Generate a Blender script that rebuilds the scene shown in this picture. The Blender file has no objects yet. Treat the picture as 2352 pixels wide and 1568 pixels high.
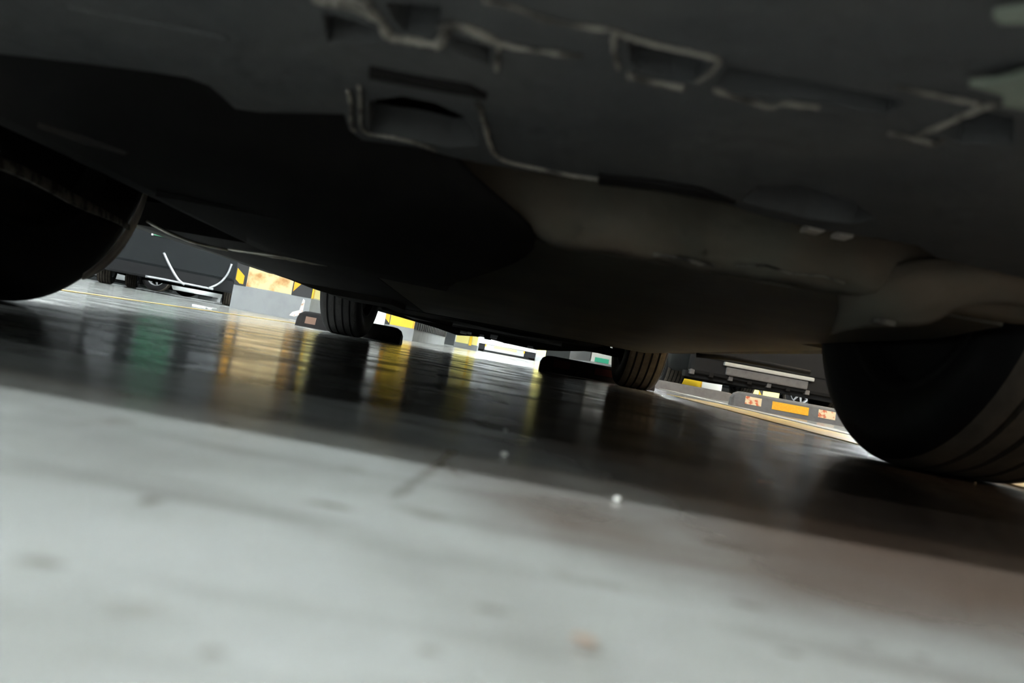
import bpy, bmesh, math, random
from mathutils import Vector, Matrix
from mathutils.geometry import tessellate_polygon
random.seed(7)
sc = bpy.context.scene
COL = sc.collection
PI = math.pi

# ------------------------------------------------------------------ camera
F = 1700.0                      # focal length in pixels of the 2352 px wide frame
CAM_H, ROLL, PITCH = 0.0603, math.radians(10.4), math.radians(0.95)
cam = bpy.data.cameras.new('camera'); cam.sensor_width = 36.0; cam.lens = F / 2352 * 36
cam.clip_start = 0.01; cam.clip_end = 200
cam.dof.use_dof = True; cam.dof.focus_distance = 4.5; cam.dof.aperture_fstop = 6.5
co = bpy.data.objects.new('camera', cam); COL.objects.link(co); sc.camera = co
RM = Matrix.Rotation(PI/2 + PITCH, 4, 'X') @ Matrix.Rotation(ROLL, 4, 'Z')
co.matrix_world = Matrix.Translation((0, 0, CAM_H)) @ RM

# ------------------------------------------------------------------ world, exposure
w = bpy.data.worlds.new('garage_ambient'); sc.world = w; w.use_nodes = True
w.node_tree.nodes['Background'].inputs[0].default_value = (0.8, 0.9, 1.0, 1)
w.node_tree.nodes['Background'].inputs[1].default_value = 0.02
sc.view_settings.view_transform = 'Standard'; sc.view_settings.look = 'None'
sc.view_settings.exposure = 3.1; sc.view_settings.gamma = 1.0
sc.view_settings.use_curve_mapping = False
CEIL = 2.9
# ceiling lamps: x, y, strength
LAMPS = [(-1.8, -2.4, 160, 0), (-4.6, -3.0, 80, 0), (-2.2, -5.2, 40, 0), (3.6, -3.2, 22, 1), (-2.9, 2.6, 30, 0), (-3.1, 5.6, 34, 0),
         (2.9, 3.4, 18, 1), (0.1, 2.0, 55, 0), (4.6, 5.4, 30, 1), (3.4, 9.7, 55, 0), (-2.7, 10.8, 80, 0), (2.6, 12.6, 90, 0),
         (-5.8, 8.4, 25, 0), (6.2, 11.5, 70, 0), (-0.3, 13.3, 110, 0), (-5.7, 15.7, 140, 0)]

def ray(px, py):
    return (RM.to_3x3() @ Vector(((px - 1176) / F, -(py - 784) / F, -1.0))).normalized()
def at(px, py, d):                       # place at depth d (metres in front of the camera)
    r = ray(px, py); t = d / r.y
    return Vector((r.x*t, d, CAM_H + r.z*t))
def onz(px, py, z):                      # place on the horizontal plane z
    r = ray(px, py); t = (z - CAM_H) / r.z
    return Vector((r.x*t, r.y*t, z))

# ------------------------------------------------------------------ materials
def mat(name, col, rough=0.6, metal=0.0, spec=0.5, emit=None, noise=None, bump=None):
    m = bpy.data.materials.new(name); m.use_nodes = True
    nt = m.node_tree; b = nt.nodes['Principled BSDF']
    b.inputs['Base Color'].default_value = (*col, 1); b.inputs['Roughness'].default_value = rough
    b.inputs['Metallic'].default_value = metal; b.inputs['Specular IOR Level'].default_value = spec
    if emit:
        b.inputs['Emission Color'].default_value = (*emit[0], 1); b.inputs['Emission Strength'].default_value = emit[1]
    tc = nt.nodes.new('ShaderNodeTexCoord')
    if noise:                            # (scale, second colour, low, high)
        n = nt.nodes.new('ShaderNodeTexNoise'); n.inputs['Scale'].default_value = noise[0]; n.inputs['Detail'].default_value = 6
        r = nt.nodes.new('ShaderNodeValToRGB')
        r.color_ramp.elements[0].position = noise[2]; r.color_ramp.elements[1].position = noise[3]
        r.color_ramp.elements[0].color = (*col, 1); r.color_ramp.elements[1].color = (*noise[1], 1)
        nt.links.new(tc.outputs['Object'], n.inputs['Vector']); nt.links.new(n.outputs['Fac'], r.inputs['Fac'])
        nt.links.new(r.outputs['Color'], b.inputs['Base Color'])
    if bump:
        n2 = nt.nodes.new('ShaderNodeTexNoise'); n2.inputs['Scale'].default_value = bump[0]; n2.inputs['Detail'].default_value = 4
        bp = nt.nodes.new('ShaderNodeBump'); bp.inputs['Strength'].default_value = bump[1]; bp.inputs['Distance'].default_value = 0.005
        nt.links.new(tc.outputs['Object'], n2.inputs['Vector']); nt.links.new(n2.outputs['Fac'], bp.inputs['Height'])
        nt.links.new(bp.outputs['Normal'], b.inputs['Normal'])
    return m

M = {}
M['tray'] = mat('grey_underbody_plastic', (.052, .053, .054), .8, spec=.25, noise=(9, (.075, .073, .070), .4, .75), bump=(60, .35))
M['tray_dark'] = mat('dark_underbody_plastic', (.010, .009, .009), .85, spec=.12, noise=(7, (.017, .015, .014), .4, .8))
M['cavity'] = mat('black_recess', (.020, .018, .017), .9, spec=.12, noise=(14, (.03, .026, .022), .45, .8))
M['pan'] = mat('olive_undercoat', (.12, .113, .085), .7, spec=.25, noise=(4, (.08, .070, .058), .4, .75), bump=(30, .3))
M['step'] = mat('dusty_cross_panel', (.12, .113, .090), .85, spec=.2, noise=(7, (.165, .122, .088), .42, .72), bump=(30, .5))
M['seam'] = mat('dusty_seam_edge', (.24, .22, .19), .9, spec=.2, noise=(45, (.05, .045, .04), .45, .62), bump=(160, .8))
M['edge_metal'] = mat('bare_metal_edge', (.6, .58, .5), .35, .6, noise=(40, (.3, .27, .22), .5, .8))
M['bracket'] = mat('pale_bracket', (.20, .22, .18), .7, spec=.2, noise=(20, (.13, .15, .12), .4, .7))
M['clip'] = mat('pale_clip', (.55, .50, .44), .6)
M['bolt'] = mat('steel_bolt', (.6, .55, .48), .4, .7)
M['rubber'] = mat('tyre_rubber', (.012, .011, .012), .6, spec=.25, bump=(80, .1))
M['leaf_pale'] = mat('pale_brown_leaf', (.30, .23, .18), .9, spec=.1)
M['rubber_grey'] = mat('grey_tread_rubber', (.045, .043, .042), .9, spec=.2, bump=(120, .4))
M['shoulder_light'] = mat('painted_shoulder_light', (.80, .72, .66), .8, spec=.3, noise=(30, (.65, .58, .54), .4, .7))  # pale colour standing in for light on the tyre shoulder
M['rubber_dusty'] = mat('dusty_tread_rubber', (.14, .115, .09), .9, noise=(20, (.09, .078, .065), .4, .7), bump=(120, .4))
M['rim_silver'] = mat('alloy_silver', (.6, .6, .62), .35, .7)
M['rim_dark'] = mat('dark_wheel_steel', (.014, .013, .013), .75, spec=.2)
M['paint_black'] = mat('black_car_paint', (.010, .012, .013), .55, spec=.15)
M['paint_dark'] = mat('dark_grey_car_paint', (.03, .035, .036), .3)
M['paint_white'] = mat('white_car_paint', (.82, .83, .84), .35)
M['glass'] = mat('dark_car_glass', (.01, .012, .014), .08)
M['trim_black'] = mat('black_trim_plastic', (.014, .014, .015), .75, spec=.2)
M['chrome'] = mat('satin_chrome_trim', (.45, .46, .48), .4, .5)
M['silver_bar'] = mat('silver_bumper_bar', (.5, .51, .5), .5, .1)
M['lamp_glass'] = mat('headlamp_lens', (.55, .57, .6), .15)
M['plate_green'] = mat('green_number_plate', (.10, .45, .24), .45)
M['yellow'] = mat('yellow_paint', (.95, .62, .02), .5, noise=(3, (.85, .52, .02), .5, .8))
M['amber'] = mat('amber_chevron_paint', (.95, .46, .01), .5)
M['yellow_pale'] = mat('pale_yellow_paint', (.98, .86, .30), .5)
M['orange'] = mat('orange_reflective', (.95, .42, .01), .4, noise=(120, (.95, .50, .03), .4, .6))
M['black_guard'] = mat('black_rubber_guard', (.035, .035, .036), .7, bump=(40, .2))
M['base_grey'] = mat('grey_pillar_paint', (.30, .315, .32), .55, noise=(5, (.24, .25, .26), .45, .75))
M['pillar_white'] = mat('white_pillar_paint', (.82, .82, .78), .6, noise=(2, (.74, .74, .7), .4, .8))
M['gold'] = mat('mottled_gold_panel', (.86, .66, .34), .5, noise=(8, (.50, .25, .07), .48, .68))
M['peel_white'] = mat('bare_plaster', (.85, .8, .76), .8, noise=(20, (.5, .3, .2), .55, .65))
M['green_sign'] = mat('green_panel', (.05, .55, .33), .4)
M['stop_rubber'] = mat('black_rubber_stop', (.020, .018, .018), .8, spec=.2, noise=(18, (.035, .028, .026), .45, .8), bump=(60, .3))
M['stop_grey'] = mat('grey_rubber_stop', (.17, .165, .165), .8, noise=(18, (.12, .11, .11), .45, .8), bump=(60, .3))
M['dull_red'] = mat('dull_brown_reflector', (.20, .10, .06), .6)
M['stop_red'] = mat('red_reflector', (.07, .010, .008), .5)
M['refl_cream'] = mat('cream_reflector', (.92, .74, .48), .4, noise=(45, (.75, .16, .06), .50, .62))
M['blue'] = mat('blue_sticker', (.08, .2, .5), .5)
M['wall'] = mat('garage_wall_paint', (.22, .23, .23), .8, noise=(.8, (.18, .19, .19), .4, .7))
M['ceil'] = mat('concrete_ceiling', (.5, .5, .49), .9, noise=(1.5, (.42, .42, .41), .4, .7))
M['housing'] = mat('lamp_housing', (.7, .7, .7), .5)
M['grit'] = mat('white_grit', (.85, .85, .8), .7)
M['leaf'] = mat('brown_leaf', (.20, .10, .065), .9, spec=.1, noise=(40, (.12, .07, .05), .4, .7))
M['paper'] = mat('white_paper', (.95, .95, .93), .8)
M['mark_white'] = mat('white_lane_paint', (.50, .49, .46), .5, noise=(6, (.36, .34, .31), .5, .75))
M['mark_yellow'] = mat('worn_yellow_lane_paint', (.75, .50, .10), .4, noise=(5, (.5, .38, .16), .45, .7))

def floor_material():
    m = bpy.data.materials.new('sealed_concrete_floor'); m.use_nodes = True
    nt = m.node_tree; N = nt.nodes; L = nt.links; b = N['Principled BSDF']
    geo = N.new('ShaderNodeNewGeometry'); pos = geo.outputs['Position']
    def noise(scale, detail=5, vec=pos, dist=0):
        n = N.new('ShaderNodeTexNoise'); n.inputs['Scale'].default_value = scale; n.inputs['Detail'].default_value = detail
        n.inputs['Distortion'].default_value = dist; L.new(vec, n.inputs['Vector']); return n.outputs['Fac']
    def ramp(f, a, c, va=0.0, vc=1.0):
        r = N.new('ShaderNodeMapRange'); r.interpolation_type = 'SMOOTHSTEP'
        for i, v in zip(range(1, 5), (a, c, va, vc)): r.inputs[i].default_value = v
        L.new(f, r.inputs[0]); return r.outputs[0]
    def math_(op, a, c):
        n = N.new('ShaderNodeMath'); n.operation = op
        for i, v in enumerate((a, c)):
            if isinstance(v, (int, float)): n.inputs[i].default_value = v
            else: L.new(v, n.inputs[i])
        return n.outputs[0]
    def mix(fac, c0, c1):
        n = N.new('ShaderNodeMix'); n.data_type = 'RGBA'
        L.new(fac, n.inputs[0])
        for i, v in ((6, c0), (7, c1)):
            if isinstance(v, tuple): n.inputs[i].default_value = (*v, 1)
            else: L.new(v, n.inputs[i])
        return n.outputs[2]
    c = mix(ramp(noise(9, 6), .35, .7), (.42, .435, .42), (.30, .305, .29))
    mp = N.new('ShaderNodeMapping'); mp.inputs['Scale'].default_value = (6, 30, 1); L.new(pos, mp.inputs['Vector'])
    c = mix(ramp(noise(1.0, 4, mp.outputs[0]), .5, .75, 0, .75), c, (.22, .215, .20))      # tyre-scuffed streaks
    sx = N.new('ShaderNodeSeparateXYZ'); L.new(pos, sx.inputs[0])
    # brown soiling on the right, with the dimmer light there painted in
    dirt_shade = math_('ADD', sx.outputs['X'], math_('MULTIPLY', math_('SUBTRACT', noise(5, 6), .5), .45))
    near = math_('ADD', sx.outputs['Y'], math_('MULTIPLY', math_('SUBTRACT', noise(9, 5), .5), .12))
    dirt_shade = math_('MULTIPLY', math_('MULTIPLY', ramp(dirt_shade, -.06, .16), ramp(near, .19, .29, .25, 1)), ramp(sx.outputs['Y'], 1.6, 3.2, 1, .25))
    c = mix(math_('MULTIPLY', dirt_shade, .9), c, (.12, .076, .052))
    c = mix(ramp(noise(26, 6), .60, .72, 0, .35), c, (.13, .10, .08))                     # small stains
    # single stains: x, y, rx, ry
    spots = [(985, 1495, .0028, .0020), (490, 1500, .0028, .0022), (1130, 1400, .0055, .0018), (1720, 1390, .006, .003),
             (345, 1150, .004, .006), (1690, 1255, .02, .008), (1990, 1480, .004, .002), (515, 975, .006, .006),
             (1345, 1492, .0042, .0022), (760, 1160, .009, .004), (1820, 1500, .004, .002), (90, 1290, .006, .003), (2120, 1510, .003, .002)]
    total = None
    for px, py, rx, ry in spots:
        p = onz(px, py, 0)
        v = N.new('ShaderNodeVectorMath'); v.operation = 'SUBTRACT'; L.new(pos, v.inputs[0]); v.inputs[1].default_value = p
        s = N.new('ShaderNodeVectorMath'); s.operation = 'MULTIPLY'; L.new(v.outputs[0], s.inputs[0]); s.inputs[1].default_value = (1/rx, 1/ry, 1)
        ln = N.new('ShaderNodeVectorMath'); ln.operation = 'LENGTH'; L.new(s.outputs[0], ln.inputs[0])
        f = ramp(math_('ADD', ln.outputs['Value'], math_('MULTIPLY', math_('SUBTRACT', noise(260, 3), .5), 1.2)), .2, 1.3, .6, 0)
        total = f if total is None else math_('MAXIMUM', total, f)
    c = mix(total, c, (.11, .085, .065))
    # a thin dark crack with a fork
    for (a, q) in (((905, 1142), (1010, 1062)), ((1010, 1062), (1062, 1095)), ((1010, 1062), (1040, 1035))):
        A, Q = onz(*a, 0), onz(*q, 0); d = (Q - A); ln = d.length; d.normalize()
        v = N.new('ShaderNodeVectorMath'); v.operation = 'SUBTRACT'; L.new(pos, v.inputs[0]); v.inputs[1].default_value = A
        def dot(vec):
            n = N.new('ShaderNodeVectorMath'); n.operation = 'DOT_PRODUCT'; L.new(v.outputs[0], n.inputs[0]); n.inputs[1].default_value = vec
            return n.outputs['Value']
        al = dot(d); ac = math_('ABSOLUTE', dot(Vector((-d.y, d.x, 0))), 0)
        ac = math_('ADD', ac, math_('MULTIPLY', math_('SUBTRACT', noise(70, 3), .5), .006))
        f = math_('MULTIPLY', ramp(ac, .0008, .0042, .4, 0), math_('MULTIPLY', ramp(al, -.003, .003), ramp(al, ln - .003, ln + .003, 1, 0)))
        c = mix(f, c, (.10, .08, .05))
    L.new(c, b.inputs['Base Color'])
    L.new(ramp(noise(7, 6), .3, .75, .12, .26), b.inputs['Roughness'])
    b.inputs['Specular IOR Level'].default_value = .55
    bp = N.new('ShaderNodeBump'); bp.inputs['Strength'].default_value = .28; bp.inputs['Distance'].default_value = .0016
    h = math_('ADD', math_('MULTIPLY', noise(6, 2), 1.6), math_('MULTIPLY', noise(30, 3), .25))
    L.new(h, bp.inputs['Height']); L.new(bp.outputs['Normal'], b.inputs['Normal'])
    return m
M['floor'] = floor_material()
M['tube'] = {}
for L_ in sorted(set((l[2], l[3]) for l in LAMPS)):
    M['tube'][L_] = mat('lit_tube', (1, 1, 1), .5, emit=(((1, .78, .5) if L_[1] else (.90, .98, 1.0)), L_[0]))

# ------------------------------------------------------------------ mesh helpers
def link(name, me, m, parent=None, smooth=False):
    o = bpy.data.objects.new(name, me)
    if m is not None: me.materials.append(m)
    COL.objects.link(o)
    if parent is not None: o.parent = parent
    if smooth:
        for p in me.polygons: p.use_smooth = True
    return o
def from_bm(name, bm, m, parent=None, smooth=False):
    bmesh.ops.recalc_face_normals(bm, faces=bm.faces)
    me = bpy.data.meshes.new(name); bm.to_mesh(me); bm.free()
    return link(name, me, m, parent, smooth)
def add_box(bm, x0, x1, y0, y1, z0, z1, bev=0.0):
    t = bmesh.new()
    vs = [t.verts.new((x, y, z)) for x in (x0, x1) for y in (y0, y1) for z in (z0, z1)]
    for f in ((0,1,3,2),(4,6,7,5),(0,4,5,1),(2,3,7,6),(0,2,6,4),(1,5,7,3)): t.faces.new([vs[i] for i in f])
    if bev > 0: bmesh.ops.bevel(t, geom=t.edges[:], offset=bev, segments=2, affect='EDGES', profile=.6)
    me = bpy.data.meshes.new('t'); t.to_mesh(me); t.free(); bm.from_mesh(me); bpy.data.meshes.remove(me)
def box(name, x0, x1, y0, y1, z0, z1, m, parent=None, bev=0.0):
    bm = bmesh.new(); add_box(bm, x0, x1, y0, y1, z0, z1, bev); return from_bm(name, bm, m, parent)
def add_slab(bm, pts, up, holes=()):     # a plate: bottom outline pts (3-D), extruded by vector up, with holes
    loops = [[Vector(p) for p in pts]] + [[Vector(p) for p in h] for h in holes]
    up = Vector(up)
    tris = tessellate_polygon(loops)
    flat = [p for lp in loops for p in lp]
    lo = [bm.verts.new(p) for p in flat]; hi = [bm.verts.new(p + up) for p in flat]
    for t in tris:
        try:
            bm.faces.new([lo[i] for i in t]); bm.faces.new([hi[i] for i in reversed(t)])
        except ValueError: pass
    k = 0
    for lp in loops:
        n = len(lp)
        for i in range(n):
            j = (i + 1) % n
            bm.faces.new([lo[k+i], lo[k+j], hi[k+j], hi[k+i]])
        k += n
def slab(name, pts, up, m, parent=None, holes=()):
    bm = bmesh.new(); add_slab(bm, pts, up, holes); return from_bm(name, bm, m, parent)
def add_tube(bm, pts, r, n=8, jit=0.0):
    pts = [Vector(p) for p in pts]; rings = []
    for i, p in enumerate(pts):
        d = (pts[min(i+1, len(pts)-1)] - pts[max(i-1, 0)]).normalized()
        a = d.cross(Vector((0, 0, 1)))
        if a.length < 1e-3: a = d.cross(Vector((1, 0, 0)))
        a.normalize(); b_ = d.cross(a)
        rr = (r[i] if isinstance(r, (list, tuple)) else r) * (1 + random.uniform(-jit, jit))
        rings.append([bm.verts.new(p + a*math.cos(t*2*PI/n)*rr + b_*math.sin(t*2*PI/n)*rr) for t in range(n)])
    for A, B in zip(rings, rings[1:]):
        for i in range(n): bm.faces.new([A[i], A[(i+1) % n], B[(i+1) % n], B[i]])
    bm.faces.new(rings[0][::-1]); bm.faces.new(rings[-1])
def tube(name, pts, r, m, parent=None, n=8, jit=0.0):
    bm = bmesh.new(); add_tube(bm, pts, r, n, jit); return from_bm(name, bm, m, parent, True)
def smooth_path(pts, k=6):               # Catmull-Rom through the points
    pts = [Vector(p) for p in pts]; out = []
    for i in range(len(pts) - 1):
        p0, p1, p2, p3 = pts[max(i-1, 0)], pts[i], pts[i+1], pts[min(i+2, len(pts)-1)]
        for s in range(k):
            t = s / k
            out.append(.5*((2*p1) + (p2-p0)*t + (2*p0-5*p1+4*p2-p3)*t*t + (3*p1-p0-3*p2+p3)*t**3))
    return out + [pts[-1]]
def revolve(bm, prof, n=64, mi=None):    # profile (x along the axle, radius) turned about the X axis, closed profile
    rings = []
    for k in range(n):
        a = 2*PI*k/n
        rings.append([bm.verts.new((x, r*math.cos(a), r*math.sin(a))) for x, r in prof])
    m_ = len(prof)
    for k in range(n):
        A, B = rings[k], rings[(k+1) % n]
        for i in range(m_):
            j = (i+1) % m_
            f = bm.faces.new([A[i], A[j], B[j], B[i]])
            if mi: f.material_index = mi[i]
def thing(name, label, cat, loc=(0, 0, 0), rz=0.0, group=None):
    o = bpy.data.objects.new(name, None); COL.objects.link(o); o.empty_display_size = .1
    o.location = loc; o.rotation_euler = (0, 0, rz); tag(o, label, cat, group); return o
def tag(o, label=None, cat=None, group=None, kind=None):
    if label: o['label'] = label
    if cat: o['category'] = cat
    if group: o['group'] = group
    if kind: o['kind'] = kind
    return o

# ------------------------------------------------------------------ structure
def struct(o): o['kind'] = 'structure'; return o
X0, X1, Y0, Y1 = -13.0, 13.0, -9.0, 27.0
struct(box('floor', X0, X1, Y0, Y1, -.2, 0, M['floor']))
struct(box('ceiling', X0, X1, Y0, Y1, CEIL, CEIL + .2, M['ceil']))
struct(box('trim_block_1', X0, X1, 14.0, 14.4, 2.30, CEIL, M['ceil']))       # unseen downstand beams, added to block lamp reflections on the floor
struct(box('trim_block_2', X0, X1, 8.9, 9.2, 2.50, CEIL, M['ceil']))
struct(box('wall_left', X0 - .2, X0, Y0, Y1, 0, CEIL, M['wall']))
struct(box('wall_right', X1, X1 + .2, Y0, Y1, 0, CEIL, M['wall']))
struct(box('wall_back', X0, X1, Y1, Y1 + .2, 0, CEIL, M['wall']))
struct(box('wall_front', X0, X1, Y0 - .2, Y0, 0, CEIL, M['wall']))

# ------------------------------------------------------------------ wheels
def tyre_profile(R, W, rr, grooves):
    h = W / 2
    side = [(-h + .018, rr), (-h + .004, rr + (R - rr)*.3), (-h - .003, rr + (R - rr)*.55), (-h, R - .036), (-h + .003, R - .026), (-h + .008, R - .016), (-h + .016, R - .008), (-h + .024, R - .003), (-h + .032, R - .0005)]
    prof = [(x, r, 0) for x, r in side]
    for g in grooves:
        gw, gd = .0048, .008
        prof += [(g - gw, R, 1), (g - gw*.8, R - gd, 0), (g + gw*.8, R - gd, 0), (g + gw, R, 1)]
    prof += [(-x, r, 0) for x, r in reversed(side)]
    return prof
def build_wheel(parent, x, y, R=.315, W=.205, inner=1, rim_m='rim_silver', grooves=(-.055, -.019, .019, .055), n=72, toe=0.0, spokes=7, rr=.205, shield=False, tread='rubber_dusty'):
    """tyre (part) > rim, brake_disc, sipe pieces; inner = +1 when the car's middle lies towards +x"""
    prof = tyre_profile(R, W, rr, grooves)
    bm = bmesh.new()
    nm = len(prof); mi = []
    for i in range(nm):
        a, b_ = prof[i], prof[(i+1) % nm]
        mi.append(1 if (a[1] > R - .012 and b_[1] > R - .012 and not (a[1] < R - .005 and b_[1] < R - .005)) else 0)
    revolve(bm, [(p[0], p[1]) for p in prof], n, mi)
    t = from_bm('tyre', bm, M['rubber'], parent, True); t.data.set_sharp_from_angle(angle=math.radians(40)); t.data.materials.append(M[tread])
    t.location = (x, y, R); t.rotation_euler = (0, 0, toe)
    # rim: barrel + outer face with spokes
    o = -inner
    bm = bmesh.new()
    revolve(bm, [(-W*.42, rr + .004), (-W*.42, rr - .012), (0, rr - .03), (W*.42, rr - .012), (W*.42, rr + .004), (0, rr - .014)], 40)
    rim = from_bm('rim', bm, M[rim_m], t, True)
    bm = bmesh.new()
    for k in range(spokes):
        a = 2*PI*k/spokes
        q = [Vector((o*W*.36, .03*math.cos(a)-.026*math.sin(a), .03*math.sin(a)+.026*math.cos(a))),
             Vector((o*W*.36, .03*math.cos(a)+.026*math.sin(a), .03*math.sin(a)-.026*math.cos(a))),
             Vector((o*W*.40, (rr-.012)*math.cos(a)+.013*math.sin(a), (rr-.012)*math.sin(a)-.013*math.cos(a))),
             Vector((o*W*.40, (rr-.012)*math.cos(a)-.013*math.sin(a), (rr-.012)*math.sin(a)+.013*math.cos(a)))]
        add_slab(bm, q, (-o*.02, 0, 0))
    revolve(bm, [(o*W*.30, .001), (o*W*.42, .001), (o*W*.40, .045), (o*W*.30, .055)], 24)
    from_bm('spokes', bm, M[rim_m], t)
    bm = bmesh.new()
    revolve(bm, [(inner*.02, .002), (inner*.035, .002), (inner*.035, rr*.72), (inner*.02, rr*.72)], 32)
    from_bm('brake_disc', bm, M['rim_dark'], t)
    if shield:
        bm = bmesh.new()
        revolve(bm, [(inner*.045, .002), (inner*.060, .002), (inner*.066, rr*.5), (inner*.052, rr - .020), (inner*.046, rr - .020)], 40)
        from_bm('dust_shield', bm, M['rim_dark'], t)
    return t

# ------------------------------------------------------------------ car shell
def car_shell(root, L, W, H, zb, wb, paint, zs=.92, hood=.95, R=.33, front_over=.9, glass=True, nose=.06):
    """painted body with arches and a windowed cabin; nose towards -y, length from y=0 to L"""
    ax = (front_over, front_over + wb)
    ys = [i * L / 46 for i in range(47)]
    rings = []; cab0, cab1 = front_over + .35, L - .55
    for y in ys:
        e = min(y, L - y)
        wv = W/2 * (1 - .13 * max(0, 1 - e/.45)**2)
        b = zb
        for a in ax:
            dd = abs(y - a)
            if dd < R + .06: b = max(b, math.sqrt((R + .06)**2 - dd*dd) * .98 + R*.1 + .22*R)
        hood_z = hood - .25 * max(0, 1 - y/.9)**1.5 - .12 * max(0, 1 - (L - y)/.5)**2
        cab = 1.0
        if y < cab0: cab = 0
        elif y < cab0 + .8: cab = (y - cab0)/.8
        elif y > cab1: cab = 0
        elif y > cab1 - .7: cab = (cab1 - y)/.7
        s_ = cab*cab*(3 - 2*cab)
        z_r = hood_z + (H - hood_z) * s_
        z_s = hood_z - .06
        wr = wv*.86 - .22*s_*wv*.9
        m1 = max(zb + .25, b + .06)
        z_s = max(z_s, m1 + .02)
        half = [(wv - .05, b), (wv - .005, b + .03), (wv, m1), (wv - .02, z_s), (wv - .07, z_s + .03), (max(wr, .3) + .02, max(z_r - .05, z_s + .04)), (max(wr, .3) - .1, max(z_r, z_s + .05)), (0, max(z_r + .01, z_s + .06))]
        rings.append([(x, y, z) for x, z in half] + [(-x, y, z) for x, z in reversed(half[:-1])])
    bm = bmesh.new(); gm = bmesh.new()
    V = [[bm.verts.new(p) for p in r] for r in rings]; n = len(rings[0])
    for k in range(len(ys) - 1):
        yc = (ys[k] + ys[k+1]) / 2
        for i in range(n - 1):
            bm.faces.new([V[k][i], V[k][i+1], V[k+1][i+1], V[k+1][i]])
            if glass and cab0 + .5 < yc < cab1 - .4 and i in (4, n - 6):
                q = [Vector(rings[k][i]), Vector(rings[k][i+1]), Vector(rings[k+1][i+1]), Vector(rings[k+1][i])]
                sx = .012 if q[0].x > 0 else -.012
                gm.faces.new([gm.verts.new(p*1.0 + Vector((sx, 0, .004))) for p in q])
            if glass and (cab0 + .15 < yc < cab0 + .7 or cab1 - .6 < yc < cab1 - .1) and i in (6, 7):
                q = [Vector(rings[k][i]), Vector(rings[k][i+1]), Vector(rings[k+1][i+1]), Vector(rings[k+1][i])]
                gm.faces.new([gm.verts.new(p + Vector((0, 0, .012))) for p in q])
    for V_ in (V[0], V[-1]): bm.faces.new(V_)
    o = from_bm('body', bm, paint, root, True)
    if glass: from_bm('windows', gm, M['glass'], root)
    else: gm.free()
    return o
def simple_car(label, loc, rz, paint, L=4.6, W=1.82, H=1.5, zb=.24, wb=2.7, rim='rim_silver', R=.32, group=None, bumper=True, hood=.95, lamps_z=.62, pan=0.0):
    """a whole parked car; nose at the origin, body running to +y"""
    root = thing('parked_car', label, 'car', loc, rz, group)
    car_shell(root, L, W, H, zb, wb, paint, R=R, hood=hood)
    for ay in (.9, .9 + wb):
        for s in (-1, 1):
            build_wheel(root, s*(W/2 - .12), ay, R=R, inner=-s, rim_m=rim, n=40)
    box('underbody', -W/2 + .34, W/2 - .34, .12, L - .12, zb - .02 + pan, zb + .10 + pan, M['trim_black'], root, .02)
    box('floor_plate', -W/2 + .06, W/2 - .06, .9 + R + .12, .9 + wb - R - .12, zb - .01 + pan, zb + .08 + pan, M['trim_black'], root, .02)
    for ay in (.9, .9 + wb): tube('axle', [(-W/2 + .2, ay, R*.95), (W/2 - .2, ay, R*.95)], .03, M['rim_dark'], root)
    if bumper:
        box('bumper', -W/2 + .09, W/2 - .09, -.03, .18, zb, zb + .30, M['trim_black'], root, .03)
    for s in (-1, 1):
        box('headlamp', s*(W/2 - .32) - .2, s*(W/2 - .32) + .2, -.005, .10, lamps_z, lamps_z + .12, M['lamp_glass'], root, .02)
    return root

# ------------------------------------------------------------------ the near car, seen from below
CX = -.10
carA = thing('parked_car', 'dark car parked overhead, its underside and near wheels filling the top of the photo', 'car', (CX, .14, 0))
def loc(p): return Vector(p) - Vector((CX, .14, 0))          # world -> car
def lz(pts, z): return [loc(onz(px, py, z)) for px, py in pts]
A_L = 4.62
car_shell(carA, A_L, 1.80, 1.47, .225, 2.73, M['paint_dark'], R=.33, front_over=.98)
TZ = .20
for s_ in (-1, 1):                          # nose details above the frame
    box('headlamp', s_*.52 - .17, s_*.52 + .17, -.012, .10, .60, .72, M['lamp_glass'], carA, .02)
box('grille', -.34, .34, -.014, .06, .56, .70, M['trim_black'], carA, .02)
box('lower_grille', -.50, .50, -.012, .06, .30, .42, M['trim_black'], carA, .02)
# near undertray with pressed pockets
edge = [(-260, 95), (60, 130), (150, 140), (350, 165), (430, 178), (480, 196), (515, 226), (540, 250), (600, 258), (700, 260), (790, 262), (803, 300), (832, 322),
        (960, 338), (1050, 364), (1180, 388), (1290, 405), (1380, 415), (1500, 427), (1600, 444), (1660, 466), (1720, 486), (1800, 508), (1900, 530), (2020, 548), (2110, 565), (2150, 590), (2352, 640), (2700, 720)]
far = lz(edge, TZ)
outer = [loc((-.70, .16, TZ)), loc((-.85, .46, TZ))] + [p for p in far if -.85 < p.x + CX and p.x + CX < .62] + [loc((.60, .16, TZ))]
holes = [lz(h, TZ) for h in (
    [(848, 232), (925, 220), (1000, 236), (1062, 265), (1092, 300), (1100, 335), (1030, 338), (960, 322), (850, 304)],
    [(742, 30), (800, 42), (862, 64), (880, 96), (820, 100), (752, 96)],  # hole cut in to darken where the flange only casts shade
    [(885, 4), (1015, 14), (1012, 48), (1000, 84), (930, 76), (905, 50)],
    [(1040, 84), (1128, 108), (1122, 150), (1040, 112)],
    [(1440, 96), (1540, 118), (1618, 138), (1625, 152), (1598, 190), (1540, 186), (1452, 164)],
    [(1670, 150), (1880, 190), (2080, 232), (2040, 262), (1900, 236), (1720, 210), (1640, 196)],
    [(1700, 462), (1740, 425), (1850, 428), (1960, 462), (2010, 500), (1960, 515), (1850, 500)],
    [(2140, 300), (2250, 250), (2330, 270), (2330, 330), (2200, 330)])]
slab('undertray', outer, (0, 0, .022), M['tray'], carA, holes)
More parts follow.
